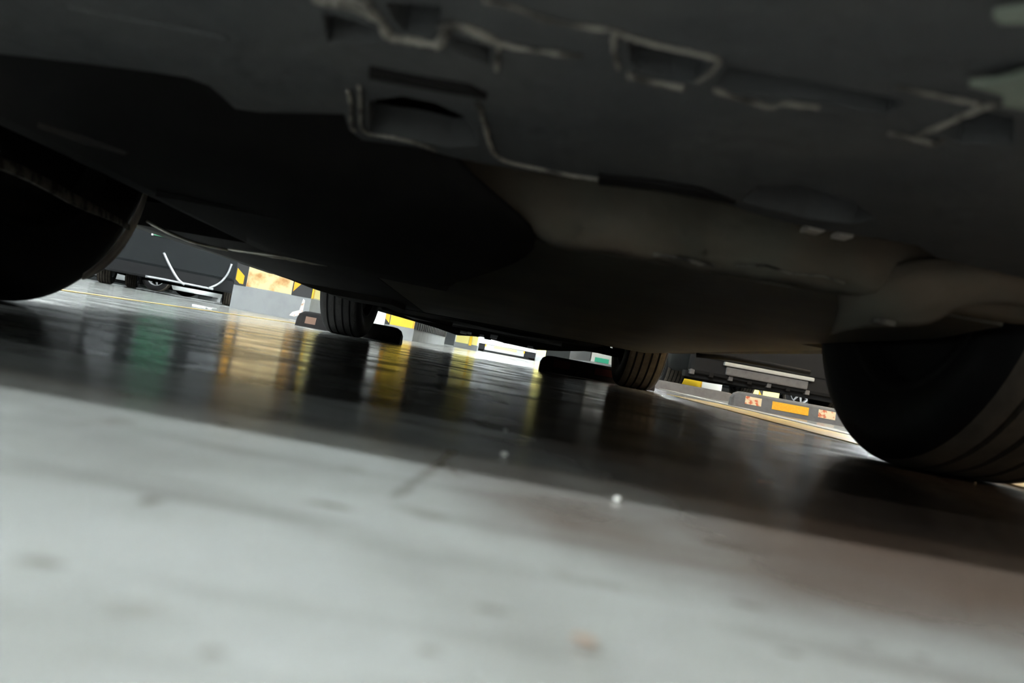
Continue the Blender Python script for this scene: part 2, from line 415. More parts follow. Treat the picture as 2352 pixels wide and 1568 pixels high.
# dark floor of the bay above the tray
box('inner_pan', -.72, .72, .06, .95, .285, .30, M['cavity'], carA)
# seam flanges (folded weld edges, dusty) hanging a few millimetres under the tray
def seam(pts, r, z=TZ - .001, jit=.25, m='seam'):
    p = smooth_path([loc(onz(px, py, z)) for px, py in pts], 7)
    p = [q + Vector((random.uniform(-.0004, .0004), random.uniform(-.0004, .0004), 0)) for q in p]
    tube('seam_flange', p, r, M[m], carA, 6, jit)
seam([(720, -8), (770, 6), (835, 22), (872, 46), (888, 76), (915, 88), (955, 93), (1006, 101), (1018, 82), (1022, 62), (1048, 58), (1098, 74), (1146, 99)], .0024)
seam([(748, -10), (800, -2), (850, 12)], .004)
seam([(1146, 99), (1143, 130), (1141, 162)], .0011)
seam([(1146, 99), (1190, 111), (1250, 119), (1335, 130)], .0013)
seam([(1110, 2), (1180, 18), (1260, 46), (1330, 60), (1410, 70), (1442, 84), (1520, 106), (1618, 128), (1650, 140), (1632, 168), (1600, 188)], .0011)
seam([(1412, 72), (1408, 110), (1420, 160)], .0010)
seam([(1440, 172), (1480, 184), (1520, 192), (1572, 202)], .0016)
seam([(1640, 206), (1690, 224), (1770, 246), (1800, 238), (1880, 246)], .0014)
seam([(800, 208), (806, 250), (806, 290), (815, 300)], .0014)
seam([(826, 200), (828, 250), (830, 292), (850, 308), (900, 316), (960, 330), (1000, 346)], .0013)
seam([(1098, 236), (1112, 285), (1128, 340), (1146, 362), (1180, 375), (1240, 388), (1310, 402), (1376, 411)], .0017)
seam([(2040, 306), (2075, 312), (2140, 328), (2165, 322)], .0014)
seam([(2110, 310), (2170, 285), (2220, 262), (2290, 238)], .0014)
seam([(2060, 200), (2160, 222), (2250, 240)], .0010)
# press lines in the tray's left half
seam([(160, 15), (280, 40), (400, 62), (520, 88)], .0013, TZ - .0005, .1, 'tray')
# dark strips painting the shadow of a shallow groove step
slab('tray_shade', lz([(850, 150), (960, 172), (1080, 192), (1120, 214), (1080, 206), (960, 186), (850, 166)], TZ), (0, 0, -.004), M['tray_dark'], carA)
slab('tray_shade', lz([(1376, 398), (1500, 412), (1610, 430), (1690, 462), (1600, 446), (1500, 428), (1376, 416)], TZ - .001), (0, 0, -.003), M['tray_dark'], carA)
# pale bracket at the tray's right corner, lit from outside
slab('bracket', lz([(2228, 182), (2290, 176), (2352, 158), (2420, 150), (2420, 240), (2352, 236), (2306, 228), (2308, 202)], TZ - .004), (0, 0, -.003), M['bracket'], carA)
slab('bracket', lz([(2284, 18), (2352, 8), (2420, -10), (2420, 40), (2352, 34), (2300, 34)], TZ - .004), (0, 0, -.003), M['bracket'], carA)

# cross panel: the lit upright face behind the tray, then the flat pan
yS = .725
def sp(x, z, y=yS): return loc((x, y, z))
b0 = at(1270, 545, yS); b1 = at(1560, 590, yS); b2 = at(1950, 660, yS)
bm = bmesh.new()
cols = []
xs = [at(940, 345, yS).x - .03] + [b0.x + (b2.x - b0.x)*i/14 for i in range(15)] + [.52]
for i, x in enumerate(xs):
    t = (x - b0.x)/(b2.x - b0.x)
    zb_ = b0.z + (b2.z - b0.z)*t + .0015*math.sin(i*2.1)
    if x < b0.x: zb_ = b0.z + .07
    yy = yS + .008*math.sin(i*.9)
    cols.append([bm.verts.new(loc(p)) for p in ((x, yy + .035, .285), (x, yy + .02, .25), (x, yy + .004, zb_ + .012), (x, yy + .006, zb_ + .003), (x, yy + .02, zb_), (x, yy + .055, zb_ + .003))])
for A, B in zip(cols, cols[1:]):
    for i in range(5): bm.faces.new([A[i], A[i+1], B[i+1], B[i]])
o = from_bm('cross_panel', bm, M['step'], carA, True)
md = o.modifiers.new('s', 'SOLIDIFY'); md.thickness = .003
# folds where the panel was pressed
bm = bmesh.new()
for k in range(7):
    x = b0.x + .02 + k*.021
    add_tube(bm, [loc((x + .006, yS + .004, .196)), loc((x, yS + .006, .184))], .0011, 6)
from_bm('press_fold', bm, M['step'], carA, True)
tube('panel_lip', [loc(at(px, py, yS - .002)) for px, py in ((1500, 584), (1560, 592), (1600, 604), (1640, 610))], .0022, M['seam'], carA, 6, .3)
tube('panel_lip', [loc(at(px, py, yS - .004)) for px, py in ((1690, 610), (1760, 610), (1815, 628), (1890, 634), (1940, 650))], .0013, M['seam'], carA, 6, .3)
for px, py, s in ((1877, 523, 1.0), (1945, 538, .85)):
    p = loc(at(px, py, .69)); bm = bmesh.new(); add_box(bm, p.x - .0085*s, p.x + .0085*s, p.y, p.y + .02, p.z - .0028*s, p.z + .0028*s, .0018)
    from_bm('clip', bm, M['clip'], carA)
# sloping dark cover on the left, running down to the pan
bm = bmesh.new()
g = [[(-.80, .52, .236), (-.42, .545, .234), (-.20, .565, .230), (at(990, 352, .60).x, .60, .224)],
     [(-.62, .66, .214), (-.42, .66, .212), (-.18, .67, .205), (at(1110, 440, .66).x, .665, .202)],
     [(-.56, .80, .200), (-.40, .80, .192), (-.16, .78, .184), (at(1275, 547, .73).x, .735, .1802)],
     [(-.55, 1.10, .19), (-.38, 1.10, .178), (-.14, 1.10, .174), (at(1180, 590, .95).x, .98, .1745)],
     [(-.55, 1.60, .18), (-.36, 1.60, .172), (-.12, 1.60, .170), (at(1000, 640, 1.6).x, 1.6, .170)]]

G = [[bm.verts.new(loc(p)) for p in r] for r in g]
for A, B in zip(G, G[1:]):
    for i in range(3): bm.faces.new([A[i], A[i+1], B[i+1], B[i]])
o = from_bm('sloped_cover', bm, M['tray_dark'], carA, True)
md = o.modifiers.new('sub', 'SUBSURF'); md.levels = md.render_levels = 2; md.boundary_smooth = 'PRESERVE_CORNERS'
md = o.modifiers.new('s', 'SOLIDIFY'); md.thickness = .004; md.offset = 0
# main flat pan and sills
slab('pan_shade_plate', [loc(p) for p in ((-.80, 1.50, .181), (-.55, 1.46, .181), (-.50, .98, .181), (-.30, .98, .181), (-.42, 3.40, .175), (-.80, 3.40, .175))], (0, 0, .05), M['tray_dark'], carA)  # left of the pan as a dark plate, its shade put into the colour
slab('floor_pan', [loc(p) for p in ((-.297, .98, .181), (b0.x - .01, .80, .184), (.52, .80, .186), (.555, .98, .182), (.558, 1.445, .181), (.62, 1.45, .181), (.62, 3.40, .175), (-.417, 3.40, .175))], (0, 0, .05), M['pan'], carA)
for s, x in ((-1, -.955), (1, .755)):
    bm = bmesh.new(); add_box(bm, min(x, x - s*.16) - CX, max(x, x - s*.16) - CX, 1.50 - .14, 3.44 - .14, .195, .28, .015)
    from_bm('sill', bm, M['trim_black'], carA)
# thin bare-metal lip: along the left sill, then bending across under the car
lip = [(338, 508), (370, 526), (400, 540), (450, 558), (512, 572), (522, 574)]
tube('sill_lip', smooth_path([loc(onz(px, py, .178)) for px, py in lip], 4), .0030, M['edge_metal'], carA, 6, .2)
lip2 = [(524, 572), (580, 580), (640, 589), (700, 600), (752, 609)]
tube('sill_lip', smooth_path([loc(onz(px, py, .175)) for px, py in lip2], 4), [.0022 + .0030*math.sin(PI*i/16) for i in range(17)], M['edge_metal'], carA, 6, .2)
# cover below it
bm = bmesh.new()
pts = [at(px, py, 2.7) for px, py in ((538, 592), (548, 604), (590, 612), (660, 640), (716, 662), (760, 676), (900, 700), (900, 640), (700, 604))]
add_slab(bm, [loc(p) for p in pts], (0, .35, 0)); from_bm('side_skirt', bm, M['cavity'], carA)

# wheels of the near car
R = .315
for (x, y, inner, tr) in ((-.737 - .1025, 1.12, 1, 'rubber_grey'), (.565 + .1025, 1.12, -1, 'rubber_dusty'), (-.757 - .1025, 3.85, 1, 'rubber_grey'), (.555 + .1025, 3.85, -1, 'rubber_dusty')):
    p = loc((x, y, 0)); build_wheel(carA, p.x, p.y, R=R, inner=inner, rim_m='rim_dark', shield=True, tread=tr)
# wheel-arch liners: right one a flap that bends into the arch, left one a lip
def sheet(name, rows, m, th=.004, sub=2):
    bm = bmesh.new(); G = [[bm.verts.new(loc(p)) for p in r] for r in rows]
    for A, B in zip(G, G[1:]):
        for i in range(len(A) - 1): bm.faces.new([A[i], A[i+1], B[i+1], B[i]])
    o = from_bm(name, bm, m, carA, True)
    md = o.modifiers.new('sub', 'SUBSURF'); md.levels = md.render_levels = sub; md.boundary_smooth = 'PRESERVE_CORNERS'
    md = o.modifiers.new('s', 'SOLIDIFY'); md.thickness = th; md.offset = 0
    return o
rows = []
for zt, dy in ((0, 0), (.35, -.012), (.7, -.006), (1, .02)):
    r = []
    for (lx, ly), (tx, ty), d in (((1905, 770), (1935, 640), .80), ((1960, 752), (1975, 630), .765), ((2020, 746), (2060, 610), .745), ((2100, 748), (2120, 590), .735), ((2150, 742), (2160, 588), .73), ((2200, 692), (2230, 580), .72), ((2352, 694), (2380, 590), .70), ((2560, 735), (2600, 620), .68)):
        a, q = at(lx, ly, d), at(tx, ty, d - .02)
        p = a.lerp(q, zt); p.y += dy; r.append(p)
    rows.append(r)
sheet('wheel_arch_liner', rows, M['step'])
rows = []
for off in (0, 1):
    r = []
    for (px, py), d in (((-120, 318), .70), ((0, 362), .76), ((60, 384), .82), ((130, 424), .92), ((200, 462), 1.05), ((260, 494), 1.2), ((296, 516), 1.36)):
        p = at(px, py + (26 if px < 250 else 12)*off, d); r.append(p)
    rows.append(r)
sheet('wheel_arch_liner', rows, M['seam'], .004, 1)
bm = bmesh.new(); prev = None               # thin pale strip painting the lit shoulder of the left tyre
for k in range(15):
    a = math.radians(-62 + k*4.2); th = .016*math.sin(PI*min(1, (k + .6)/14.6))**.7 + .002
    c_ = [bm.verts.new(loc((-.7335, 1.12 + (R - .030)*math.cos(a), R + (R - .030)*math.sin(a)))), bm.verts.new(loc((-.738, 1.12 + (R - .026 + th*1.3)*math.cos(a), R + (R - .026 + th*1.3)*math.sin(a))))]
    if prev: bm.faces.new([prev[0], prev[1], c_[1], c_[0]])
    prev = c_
o = from_bm('lit_shoulder_strip', bm, M['shoulder_light'], carA, True); md = o.modifiers.new('s', 'SOLIDIFY'); md.thickness = .003; md.offset = 0
# dark inner arch covers above the near wheels
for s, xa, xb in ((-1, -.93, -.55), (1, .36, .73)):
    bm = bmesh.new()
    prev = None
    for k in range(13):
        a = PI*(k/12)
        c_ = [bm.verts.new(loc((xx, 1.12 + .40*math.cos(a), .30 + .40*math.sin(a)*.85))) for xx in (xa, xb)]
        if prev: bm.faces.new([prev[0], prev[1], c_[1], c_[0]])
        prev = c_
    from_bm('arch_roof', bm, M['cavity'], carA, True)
p = at(2026, 739, .735); bm = bmesh.new(); q = loc(p); add_box(bm, q.x - .009, q.x + .012, q.y - .006, q.y + .004, q.z - .003, q.z + .003, .002); from_bm('clip', bm, M['seam'], carA)
# slot in the sloped cover
slab('cover_slot', [loc(at(px, py, .67)) for px, py in ((95, 284), (200, 316), (300, 352), (290, 358), (190, 330), (92, 296))], (0, -.004, 0), M['cavity'], carA)
# far-end running gear
def cb(name, px0, py0, px1, py1, d0, d1, m, bev=.006):   # box between two picture corners at depth d0..d1
    a, b_ = at(px0, py0, d0), at(px1, py1, d0)
    a, b_ = loc(a), loc(b_)
    return box(name, min(a.x, b_.x), max(a.x, b_.x), a.y, a.y + (d1 - d0), min(a.z, b_.z), max(a.z, b_.z), M[m], carA, bev)
slab('rear_pan', [loc(p) for p in ((-.62, 3.38, .172), (.42, 3.38, .172), (.42, 4.62, .158), (-.62, 4.62, .158))], (0, 0, .04), M['cavity'], carA)
def lowbar(name, px, d, r, m): tube(name, [loc(at(x, y, d)) for x, y in px], r, M[m], carA, 10)
lowbar('suspension_arm', ((880, 702), (960, 722), (1040, 742)), 3.9, .022, 'cavity')
lowbar('suspension_arm', ((1290, 790), (1350, 796), (1420, 812)), 3.9, .022, 'cavity')
lowbar('exhaust_pipe', ((930, 700), (1080, 735), (1200, 762), (1330, 780)), 3.5, .02, 'tray_dark')
lowbar('cross_tube', ((870, 700), (1100, 752), (1400, 802)), 4.25, .022, 'rim_dark')
pts = [at(px, py, 4.5) for px, py in ((850, 690), (862, 712), (905, 724), (950, 737), (1000, 752), (1045, 768), (1105, 772), (1160, 787), (1235, 803), (1290, 806), (1350, 806), (1392, 812), (1400, 780), (1100, 730))]
bm = bmesh.new(); add_slab(bm, [loc(p) for p in pts], (0, .20, 0)); from_bm('lower_valance', bm, M['cavity'], carA)
for px, py in ((1135, 716), (1190, 742), (1010, 712)):
    p = loc(at(px, py, 3.45)); bm = bmesh.new(); revolve(bm, [(-.005, .001), (.005, .001), (.005, .010), (-.005, .010)], 6)
    o = from_bm('bolt', bm, M['bolt'], carA); o.location = (p.x, p.y, p.z); o.rotation_euler = (0, PI/2, 0)
# small brackets, hoses under the far end, catching the light from beyond
rr_ = random.Random(3)
for i in range(14):
    px = 1050 + i*14; py = 764 + (px - 1050)*.205 + rr_.uniform(-4, 3)
    a = loc(at(px, py, 4.44)); s = rr_.uniform(.010, .026)
    bm = bmesh.new(); add_box(bm, a.x - s, a.x + s, a.y - .02, a.y + .02, a.z, a.z + s*rr_.uniform(.5, 1.1), .003)
    o = from_bm('mounting_tab', bm, M[rr_.choice(['rim_dark', 'chrome', 'trim_black'])], carA)
lowbar('hose', ((1600, 815), (1680, 822), (1760, 836), (1860, 856)), 2.9, .010, 'trim_black')

# ------------------------------------------------------------------ wheel stops
def wheel_stop(label, cx, cy, rz, Lx, hz, m, refl, dp=.14):
    root = thing('wheel_stop', label, 'wheel stop', (cx, cy, 0), rz, 'rubber wheel stops at the bay ends')
    bm = bmesh.new()
    prof = [(-dp/2, 0), (-dp/2 + .018, hz*.86), (-dp/2 + .026, hz*.96), (-dp/2 + .04, hz), (dp/2 - .04, hz), (dp/2 - .026, hz*.96), (dp/2 - .018, hz*.86), (dp/2, 0)]
    rings = []
    for x, s in ((-Lx/2, .55), (-Lx/2 + .012, .82), (-Lx/2 + .035, .97), (-Lx/2 + .06, 1), (Lx/2 - .06, 1), (Lx/2 - .035, .97), (Lx/2 - .012, .82), (Lx/2, .55)):
        rings.append([bm.verts.new((x, y*(.6 + .4*s), z*s)) for y, z in prof])
    for A, B in zip(rings, rings[1:]):
        for i in range(len(prof)): bm.faces.new([A[i], A[(i+1) % len(prof)], B[(i+1) % len(prof)], B[i]])
    bm.faces.new(rings[0]); bm.faces.new(rings[-1])
    from_bm('stop_body', bm, M[m], root)
    for (x0, x1, z0, z1, mm) in refl:
        yf = lambda z: -dp/2 + .018*z/(hz*.86)
        q = [(x0, yf(z0) - .002, z0), (x1, yf(z0) - .002, z0), (x1, yf(z1) - .002, z1), (x0, yf(z1) - .002, z1)]
        slab('reflector', q, (0, .006, 0), M[mm], root)
    return root
# behind the far left wheel
a, b_ = onz(686, 741, 0), onz(920, 789, 0)
D1 = 4.27
xa, xb = at(684, 745, D1).x, at(921, 785, D1).x
wheel_stop('black rubber wheel stop with rounded ends behind the far left tyre', (xa + xb)/2, D1, 0, xb - xa, .090, 'stop_rubber', [(-(xb-xa)/2 + .055, -(xb-xa)/2 + .115, .02, .06, 'dull_red'), ((xb-xa)/2 - .13, (xb-xa)/2 - .06, .02, .06, 'stop_rubber')])
xa, xb = at(1238, 845, D1).x, at(1500, 890, D1).x
wheel_stop('black rubber wheel stop with dark red reflectors behind the far right tyre', (xa + xb)/2, D1, 0, xb - xa, .090, 'stop_rubber', [(-(xb-xa)/2 + .075, -(xb-xa)/2 + .17, .03, .075, 'stop_red'), (-.02, .10, .03, .07, 'stop_red')])
D2 = 3.95
c = at(1808, 945, D2); wheel_stop('grey wheel stop with yellow middle reflector and two cream reflectors, at right', c.x, D2, math.radians(-9), .60, .085, 'stop_grey',
    [(-.093, .093, .022, .064, 'orange'), (-.232, -.148, .024, .066, 'refl_cream'), (.142, .228, .024, .066, 'refl_cream')])
D3 = 6.1
xa, xb = at(1497, 880, D3).x, at(1684, 910, D3).x
wheel_stop('long low grey wheel stop in front of the yellow and white pillar', (xa + xb)/2, D3, 0, xb - xa, .070, 'stop_grey', [])

# ------------------------------------------------------------------ pillars
def pillar(label, x0, x1, y0, y1, base_h, face='pillar_white', base='base_grey'):
    root = thing('pillar', label, 'pillar', ((x0+x1)/2, (y0+y1)/2, 0))
    hx, hy = (x1-x0)/2, (y1-y0)/2
    box('shaft', -hx, hx, -hy, hy, base_h, CEIL - .002, M[face], root)
    box('base_band', -hx - .004, hx + .004, -hy - .004, hy + .004, 0.0005, base_h, M[base], root)
    root['_h'] = (hx, hy); return root
def front_panel(root, name, x0, x1, z0, z1, m, proud=.006):
    hx, hy = root['_h']
    return box(name, x0, x1, -hy - .004 - proud, -hy + .002, z0, z1, M[m], root)
def side_panel(root, name, side, y0, y1, z0, z1, m, proud=.006):
    hx, hy = root['_h']; x = side*hx
    return box(name, min(x - side*.002, x + side*(.004 + proud)), max(x - side*.002, x + side*(.004 + proud)), y0, y1, z0, z1, M[m], root)
def chevrons(root, guard, x0, x1, z0, z1, step, m='amber', flip=1, w=.55):
    hx, hy = root['_h']; y = -hy - .010
    z = z0 - step*.4
    while z < z1 - step*.2:
        a, b_ = (x0, x1) if flip > 0 else (x1, x0)
        q = [(a, z + step*w*.9), (a, z + step*(w*.9) + step*.30), (b_, z + step*.62), (b_, z + step*.12), ((a*.45 + b_*.55), z)]
        q = [(x, max(z0, min(z1, zz))) for x, zz in q]
        if max(p[1] for p in q) - min(p[1] for p in q) > .03:
            slab('chevron', [(x, y, zz) for x, zz in q], (0, -.003, 0), M[m], guard)
        z += step
DP1 = 8.2
def X(px, py, d): return at(px, py, d).x
x0, x1 = X(531, 690, DP1), X(707, 725, DP1)
bh = at(555, 656, DP1).z
P1 = pillar('big square pillar with grey base, gold mottled panel and yellow black corner guards', x0, x1, DP1, DP1 + .85, bh)
cxp = (x0+x1)/2
gx0, gx1 = x0 - cxp, X(568, 640, DP1) - cxp
g1 = front_panel(P1, 'corner_guard', gx0, gx1, bh, 1.25, 'black_guard')
chevrons(P1, g1, gx0 + .01, gx1 - .03, bh + .02, 1.25, .42)
gx2 = X(671, 670, DP1) - cxp
g2 = front_panel(P1, 'corner_guard', gx2, x1 - cxp, bh, 1.25, 'black_guard')
for k in range(3):
    z = bh + .02 + k*.40
    slab('chevron', [(gx2 + .012, -(P1['_h'][1]) - .010, z + .02), (gx2 + .012, -(P1['_h'][1]) - .010, z + .22), (x1 - cxp - .05, -(P1['_h'][1]) - .010, z + .22)], (0, -.003, 0), M['amber'], g2)
front_panel(P1, 'face_panel', gx1 + .004, gx2 - .004, bh + .004, 1.75, 'gold', .002)
side_panel(P1, 'side_panel', 1, -.42, .42, bh + .01, 1.25, 'yellow_pale')
side_panel(P1, 'corner_guard', 1, -.425, -.36, bh, 1.25, 'yellow', .010)
# peeled plaster on the base
hx, hy = P1['_h']
pp = [at(px, py, DP1) for px, py in ((697, 686), (692, 700), (688, 712), (672, 716), (664, 724), (676, 727), (688, 723), (692, 733), (697, 710), (701, 690))]
slab('peeled_patch', [(p.x - cxp, -hy - .0045, p.z) for p in pp], (0, -.003, 0), M['peel_white'], P1)

DP2 = 8.3
x0, x1 = X(880, 760, DP2), X(947, 775, DP2)
bh2 = .135
P2 = pillar('long wall-like pillar with yellow front panel, grey base and dark ribbed side', x0, x1, DP2, DP2 + 4.0, bh2)
cxp = (x0+x1)/2; hx, hy = P2['_h']
g = front_panel(P2, 'corner_guard', -hx, -hx + .055, bh2, 1.2, 'black_guard')
for k in range(3): slab('chevron', [(-hx + .004, -hy - .010, bh2 + .06 + k*.3), (-hx + .004, -hy - .010, bh2 + .3 + k*.3), (-hx + .05, -hy - .010, bh2 + .24 + k*.3), (-hx + .05, -hy - .010, bh2 + .02 + k*.3)], (0, -.003, 0), M['amber'], g)
front_panel(P2, 'face_panel', -hx + .06, hx - .018, bh2 + .005, 1.2, 'yellow')
front_panel(P2, 'edge_strip', hx - .016, hx, bh2 + .005, 1.2, 'orange', .008)
sg = side_panel(P2, 'side_guard', 1, -hy, hy, bh2, 1.25, 'black_guard')
for k in range(20):
    box('guard_rib', hx + .010, hx + .018, -hy + .02 + k*.20, -hy + .12 + k*.20, bh2 + .005, 1.24, M['black_guard'], sg)

DPw = 16.5
x0, x1 = X(850, 735, DPw), X(883, 742, DPw)
pillar('white pillar with low yellow base far behind, between far left tyre and yellow panel', x0, x1, DPw, DPw + .5, .10, 'pillar_white', 'yellow_pale')

DP3 = 12.8
x0, x1 = X(1044, 785, DP3), X(1096, 795, DP3)
bh3 = at(1070, 789, DP3).z
P3 = pillar('distant pillar with two pale yellow panels left of the white car bumper', x0, x1, DP3, DP3 + .5, bh3)
hx, hy = P3['_h']
front_panel(P3, 'face_panel', -hx + .02, -hx + .24, bh3, 1.3, 'yellow_pale')
front_panel(P3, 'face_panel', -hx + .30, hx - .01, bh3, 1.3, 'yellow_pale')
front_panel(P3, 'corner_guard', -hx + .245, -hx + .295, bh3 - .02, 1.3, 'yellow')

DP3b = 15.8
x0, x1 = X(1232, 815, DP3b), X(1252, 820, DP3b)
P3b = pillar('narrow far pillar with pale yellow front right of the white car bumper', x0, x1, DP3b, DP3b + .4, .10)
front_panel(P3b, 'face_panel', -P3b['_h'][0], P3b['_h'][0], .13, 1.3, 'yellow_pale')

DP4 = 8.4
x0 = X(1356, 830, DP4); x1 = x0 + .46
bh4 = at(1372, 832, DP4).z
P4 = pillar('long pillar with white front, green patch and grey base, left of the far right tyre', x0, x1, DP4, DP4 + 2.9, bh4)
hx, hy = P4['_h']
gx = X(1367, 820, DP4) - (x0 + x1)/2
front_panel(P4, 'green_patch', gx, gx + .16, bh4 + .004, bh4 + .055, 'green_sign')
side_panel(P4, 'side_guard', -1, -hy, hy, bh4, 1.25, 'black_guard')

DP5 = 11.6
x0, x1 = X(1556, 875, DP5), X(1658, 890, DP5)
bh5 = .075
P5 = pillar('pillar with yellow and white front panels behind the long low grey wheel stop', x0, x1, DP5, DP5 + .7, bh5)
cxp = (x0+x1)/2; hx, hy = P5['_h']
xm = X(1610, 880, DP5) - cxp
front_panel(P5, 'face_panel', -hx + .004, xm, bh5 + .003, 1.2, 'yellow')
front_panel(P5, 'edge_strip', xm + .001, xm + .012, bh5 + .003, 1.2, 'orange', .008)
wp = front_panel(P5, 'notice_board', xm + .016, hx - .004, bh5 + .003, 1.2, 'pillar_white')
za = at(1640, 880, DP5).z
slab('printed_bar', [(xm + .05, -hy - .011, za), (hx - .02, -hy - .011, za), (hx - .02, -hy - .011, za + .014), (xm + .05, -hy - .011, za + .014)], (0, -.0015, 0), M['black_guard'], wp)
slab('printed_bar', [(xm + .05, -hy - .011, za), (xm + .062, -hy - .011, za), (xm + .062, -hy - .011, za + .05), (xm + .05, -hy - .011, za + .05)], (0, -.0015, 0), M['black_guard'], wp)
DP6 = 13.5
x0, x1 = X(1716, 905, DP6), X(1788, 915, DP6)
P6 = pillar('distant pillar with three pale yellow panels split by an orange chevron, above the right wheel stop', x0, x1, DP6, DP6 + .5, .10)
hx, hy = P6['_h']
front_panel(P6, 'face_panel', -hx, -hx + .07, .10, 1.3, 'yellow_pale')
front_panel(P6, 'face_panel', -hx + .085, -hx + .20, .10, 1.3, 'yellow_pale')
g = front_panel(P6, 'corner_guard', -hx + .205, -hx + .275, .10, 1.3, 'black_guard')
za = at(1750, 905, DP6).z
for k in range(4): slab('chevron', [(-hx + .207, -hy - .010, za - .05 + k*.3), (-hx + .207, -hy - .010, za + .05 + k*.3), (-hx + .273, -hy - .010, za - .04 + k*.3), (-hx + .273, -hy - .010, za - .12 + k*.3)], (0, -.003, 0), M['orange'], g)
front_panel(P6, 'face_panel', -hx + .28, hx, .10, 1.3, 'yellow_pale')

# ------------------------------------------------------------------ other cars
dB, aB, xB = 10.6, math.radians(20), -5.05
carB = simple_car('tall black van with curved chrome bumper trims, parked facing left of the gold pillar', (xB, dB, 0), aB, M['paint_black'], L=4.8, W=2.0, H=1.9, zb=.19, wb=2.75, hood=1.25, lamps_z=.92, pan=.10)
def bl(px, py):                           # on the bumper's front plane, in the van's own axes
    r = ray(px, py); n = Vector((-math.sin(aB), math.cos(aB), 0)); q0 = Vector((xB, dB, 0)) - n*.045
    t = (q0 - Vector((0, 0, CAM_H))).dot(n) / r.dot(n); p = Vector((0, 0, CAM_H)) + r*t
    return Matrix.Rotation(-aB, 3, 'Z') @ (p - Vector((xB, dB, 0)))
tube('chrome_trim', smooth_path([bl(376, 580), bl(390, 610), bl(408, 640), bl(424, 654)], 5), .018, M['chrome'], carB)
tube('chrome_trim', smooth_path([bl(532, 606), bl(522, 630), bl(504, 650), bl(478, 662)], 5), .016, M['chrome'], carB)
tube('chrome_trim', smooth_path([bl(334, 634), bl(380, 642), bl(430, 652), bl(490, 664)], 5), .016, M['chrome'], carB)
box('front_panel', -.92, .92, -.04, .20, .36, .92, M['paint_black'], carB, .04)
box('number_plate', -.24, .24, -.060, -.038, .80, .95, M['plate_green'], carB, .004)
for sx in (-1, 1): box('plate_edge', sx*.26 - .015, sx*.26 + .015, -.062, -.038, .79, .96, M['chrome'], carB, .003)

dC = 17.0
pC = at(336, 645, dC)
carC = simple_car('white car side on with silver spoked wheel, far left beneath the black car', (pC.x + 1.15, dC + .78, 0), PI/2, M['paint_white'], L=4.4, W=1.8, H=1.5, zb=.11, wb=2.6, R=.33, bumper=False)
# local frame: nose at origin facing +x world, flank towards the camera is at local +x
box('sill_skirt', .72, .885, .05, .56, .006, .34, M['paint_white'], carC, .02)
box('door_sticker', .876, .893, .24, .32, .10, .27, M['blue'], carC)
box('sill_skirt', .72, .885, 1.28, 3.1, .03, .32, M['paint_white'], carC, .02)

dD = 17.0
xc = X(1163, 800, dD)
carD = simple_car('white car facing the camera with grey lower bumper and yellow strip', (xc, dD, 0), 0, M['paint_white'], W=1.70, H=1.5, zb=.24, wb=2.6, bumper=False)
def dz(py): return at(1163, py, dD - .05).z
def dx(px): return at(px, 800, dD - .05).x - xc
box('bumper_band', dx(1094), dx(1233), -.07, .12, dz(798.5), dz(784.5), M['paint_white'], carD, .012)
box('lower_grille', dx(1093), dx(1234), -.03, .12, dz(812), dz(799), M['trim_black'], carD, .008)
box('skid_plate', dx(1113), dx(1206), -.055, .02, dz(812), dz(799), M['silver_bar'], carD, .006)
box('reflector_strip', dx(1134), dx(1188), -.064, -.05, dz(804.5), dz(799.5), M['yellow_pale'], carD, .002)
for px in (1113, 1204): box('tow_cap', dx(px), dx(px + 3), -.062, -.04, dz(804), dz(799), M['orange'], carD)

dH = 6.5
xc = at(1542, 850, dH + .85).x + .80
carH = simple_car('dark car with long silver bumper bar facing the camera, at right', (xc, dH, 0), 0, M['paint_black'], W=1.84, H=1.6, zb=.185, wb=2.75, rim='rim_dark')
p0, p1 = at(1664, 835, dH - .06), at(1870, 872, dH - .06)
zz = (p0.z + p1.z)/2
box('bumper_bar', p0.x - xc, p1.x - xc, -.075, -.02, zz - .017, zz + .017, M['silver_bar'], carH, .010)
box('bumper_skid', p0.x - xc + .03, p1.x - xc - .04, -.055, .02, zz - .095, zz - .019, M['stop_grey'], carH, .012)
box('lower_grille', -.80, .82, -.04, .10, zz + .02, zz + .35, M['trim_black'], carH, .01)
box('air_dam', -.86, .86, .02, .14, .145, .20, M['trim_black'], carH, .008)
for k in range(7):
    q = at(1590 + k*44, 852 + k*8, dH - .02); box('mounting_tab', q.x - xc - .02, q.x - xc + .02, -.03, .05, q.z - .025, q.z + .02, M['rim_dark' if k % 2 else 'stop_grey'], carH, .006)

dJ = 16.5
pJ = at(1803, 902, dJ)
simple_car('black car side on with silver spoked wheel, far right', (pJ.x + .9, dJ - .91 + .9, 0), PI/2, M['paint_black'], L=4.4, W=1.8, H=1.5, zb=.2, wb=2.6, R=.33, bumper=False)

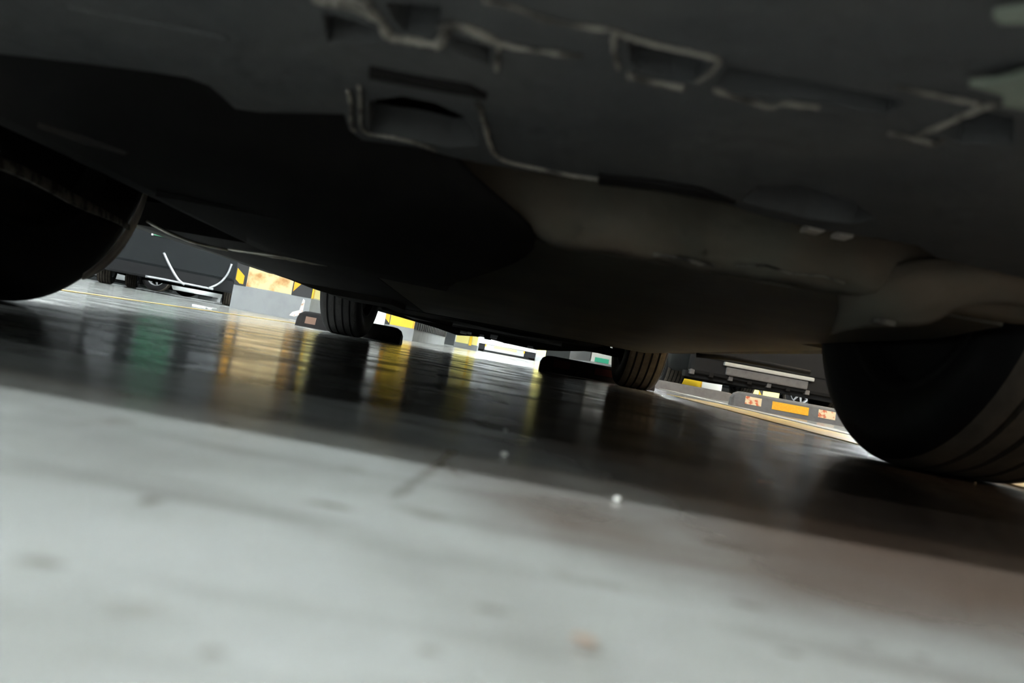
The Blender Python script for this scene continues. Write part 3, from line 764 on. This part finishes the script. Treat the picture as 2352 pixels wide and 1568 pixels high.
# ------------------------------------------------------------------ floor markings and litter
def marking(name, label, x0, x1, y0, y1, m, slant=0.0):
    bm = bmesh.new(); add_slab(bm, [(x0, y0, .0006), (x1, y0, .0006), (x1 + slant, y1, .0006), (x0 + slant, y1, .0006)], (0, 0, .0016))
    return tag(from_bm(name, bm, m), label, 'floor marking')
marking('bay_line', 'thin worn yellow bay line on the bright floor left of the near car', -1.49, -1.43, 1.2, 6.2, M['mark_yellow'])
marking('bay_line', 'broad worn yellow bay line on the floor right of the near car', .80, 1.06, .9, 3.8, M['mark_yellow'], .03)
marking('bay_line', 'white line on the floor in front of the cream and yellow wheel stop', 1.12, 1.24, 2.2, 6.0, M['mark_white'], .12)
p = onz(466, 707, 0); bm = bmesh.new()
for i, (ax, ay, s) in enumerate(((0, 0, 1), (.03, .02, .8), (-.03, .01, .7))):
    add_box(bm, p.x + ax - .035*s, p.x + ax + .035*s, p.y + ay - .05*s, p.y + ay + .05*s, .0005, .010*s + .002*i, .003)
tag(from_bm('paper_scrap', bm, M['paper']), 'small bright white scrap of paper on the floor in front of the gold pillar', 'litter')
def pebble(name, label, px, py, r, m, cat, flat=.6, group=None):
    p = onz(px, py, 0); bm = bmesh.new(); bmesh.ops.create_icosphere(bm, subdivisions=2, radius=r)
    for v in bm.verts:
        v.co *= 1 + random.uniform(-.18, .18); v.co.z *= flat
    zmin = min(v.co.z for v in bm.verts)
    for v in bm.verts: v.co += Vector((p.x, p.y, -zmin + .0002))
    return tag(from_bm(name, bm, m, None, True), label, cat, group)
G_ = 'white specks of grit on the floor'
pebble('grit_speck', 'white speck of grit on the grey floor, the larger one near the floor crack', 1157, 1048, .0023, M['grit'], 'grit', .6, G_)
pebble('grit_speck', 'white speck of grit on the grey floor, left of the reddish leaf bit', 1416, 1151, .0018, M['grit'], 'grit', .6, G_)
pebble('grit_speck', 'tiny white speck of grit farthest from the camera, under the bright reflection streak', 1161, 990, .0016, M['grit'], 'grit', .6, G_)
pebble('grit_speck', 'pale brown speck of grit beside the tread of the near right tyre', 2240, 1110, .0016, M['refl_cream'], 'grit', .6, G_)
def leaf(label, px, py, s, rz, m='leaf'):
    p = onz(px, py, 0); bm = bmesh.new()
    top = [(-1, 0, .1), (-.6, .38, .28), (0, .5, .2), (.6, .32, .3), (1, 0, .12), (.6, -.34, .2), (0, -.46, .34), (-.6, -.36, .2)]
    c, sn = math.cos(rz), math.sin(rz)
    add_slab(bm, [(p.x + s*(x*c - y*sn), p.y + s*(x*sn + y*c), .0008 + z*s*.35) for x, y, z in top], (0, 0, .0008))
    tag(from_bm('leaf_fragment', bm, M[m]), label, 'leaf', 'brown leaf bits on the floor')
leaf('reddish brown curled leaf bit on the floor left of the near right tyre', 1757, 1112, .0075, .4)
leaf('light brown leaf bit at the bottom edge of the photo', 1340, 1482, .0030, -.5, 'leaf_pale')

# ------------------------------------------------------------------ ceiling lamps (above the frame, they light the garage)
for k, (x, y, e, warm) in enumerate(LAMPS):
    t = thing('ceiling_light', 'long tube lamp hung under the garage ceiling', 'lamp', (x, y, CEIL - .16), 0, 'tube lamps under the ceiling')
    box('lamp_housing', -.62, .62, -.06, .06, .05, .09, M['housing'], t, .006)
    for s in (-.5, .5): tube('hanger', [(s, 0, .09), (s, 0, .1595)], .006, M['housing'], t, 6)
    tube('lamp_tube', [(-.58, 0, .02), (.58, 0, .02)], .028, M['tube'][(e, warm)], t, 12)
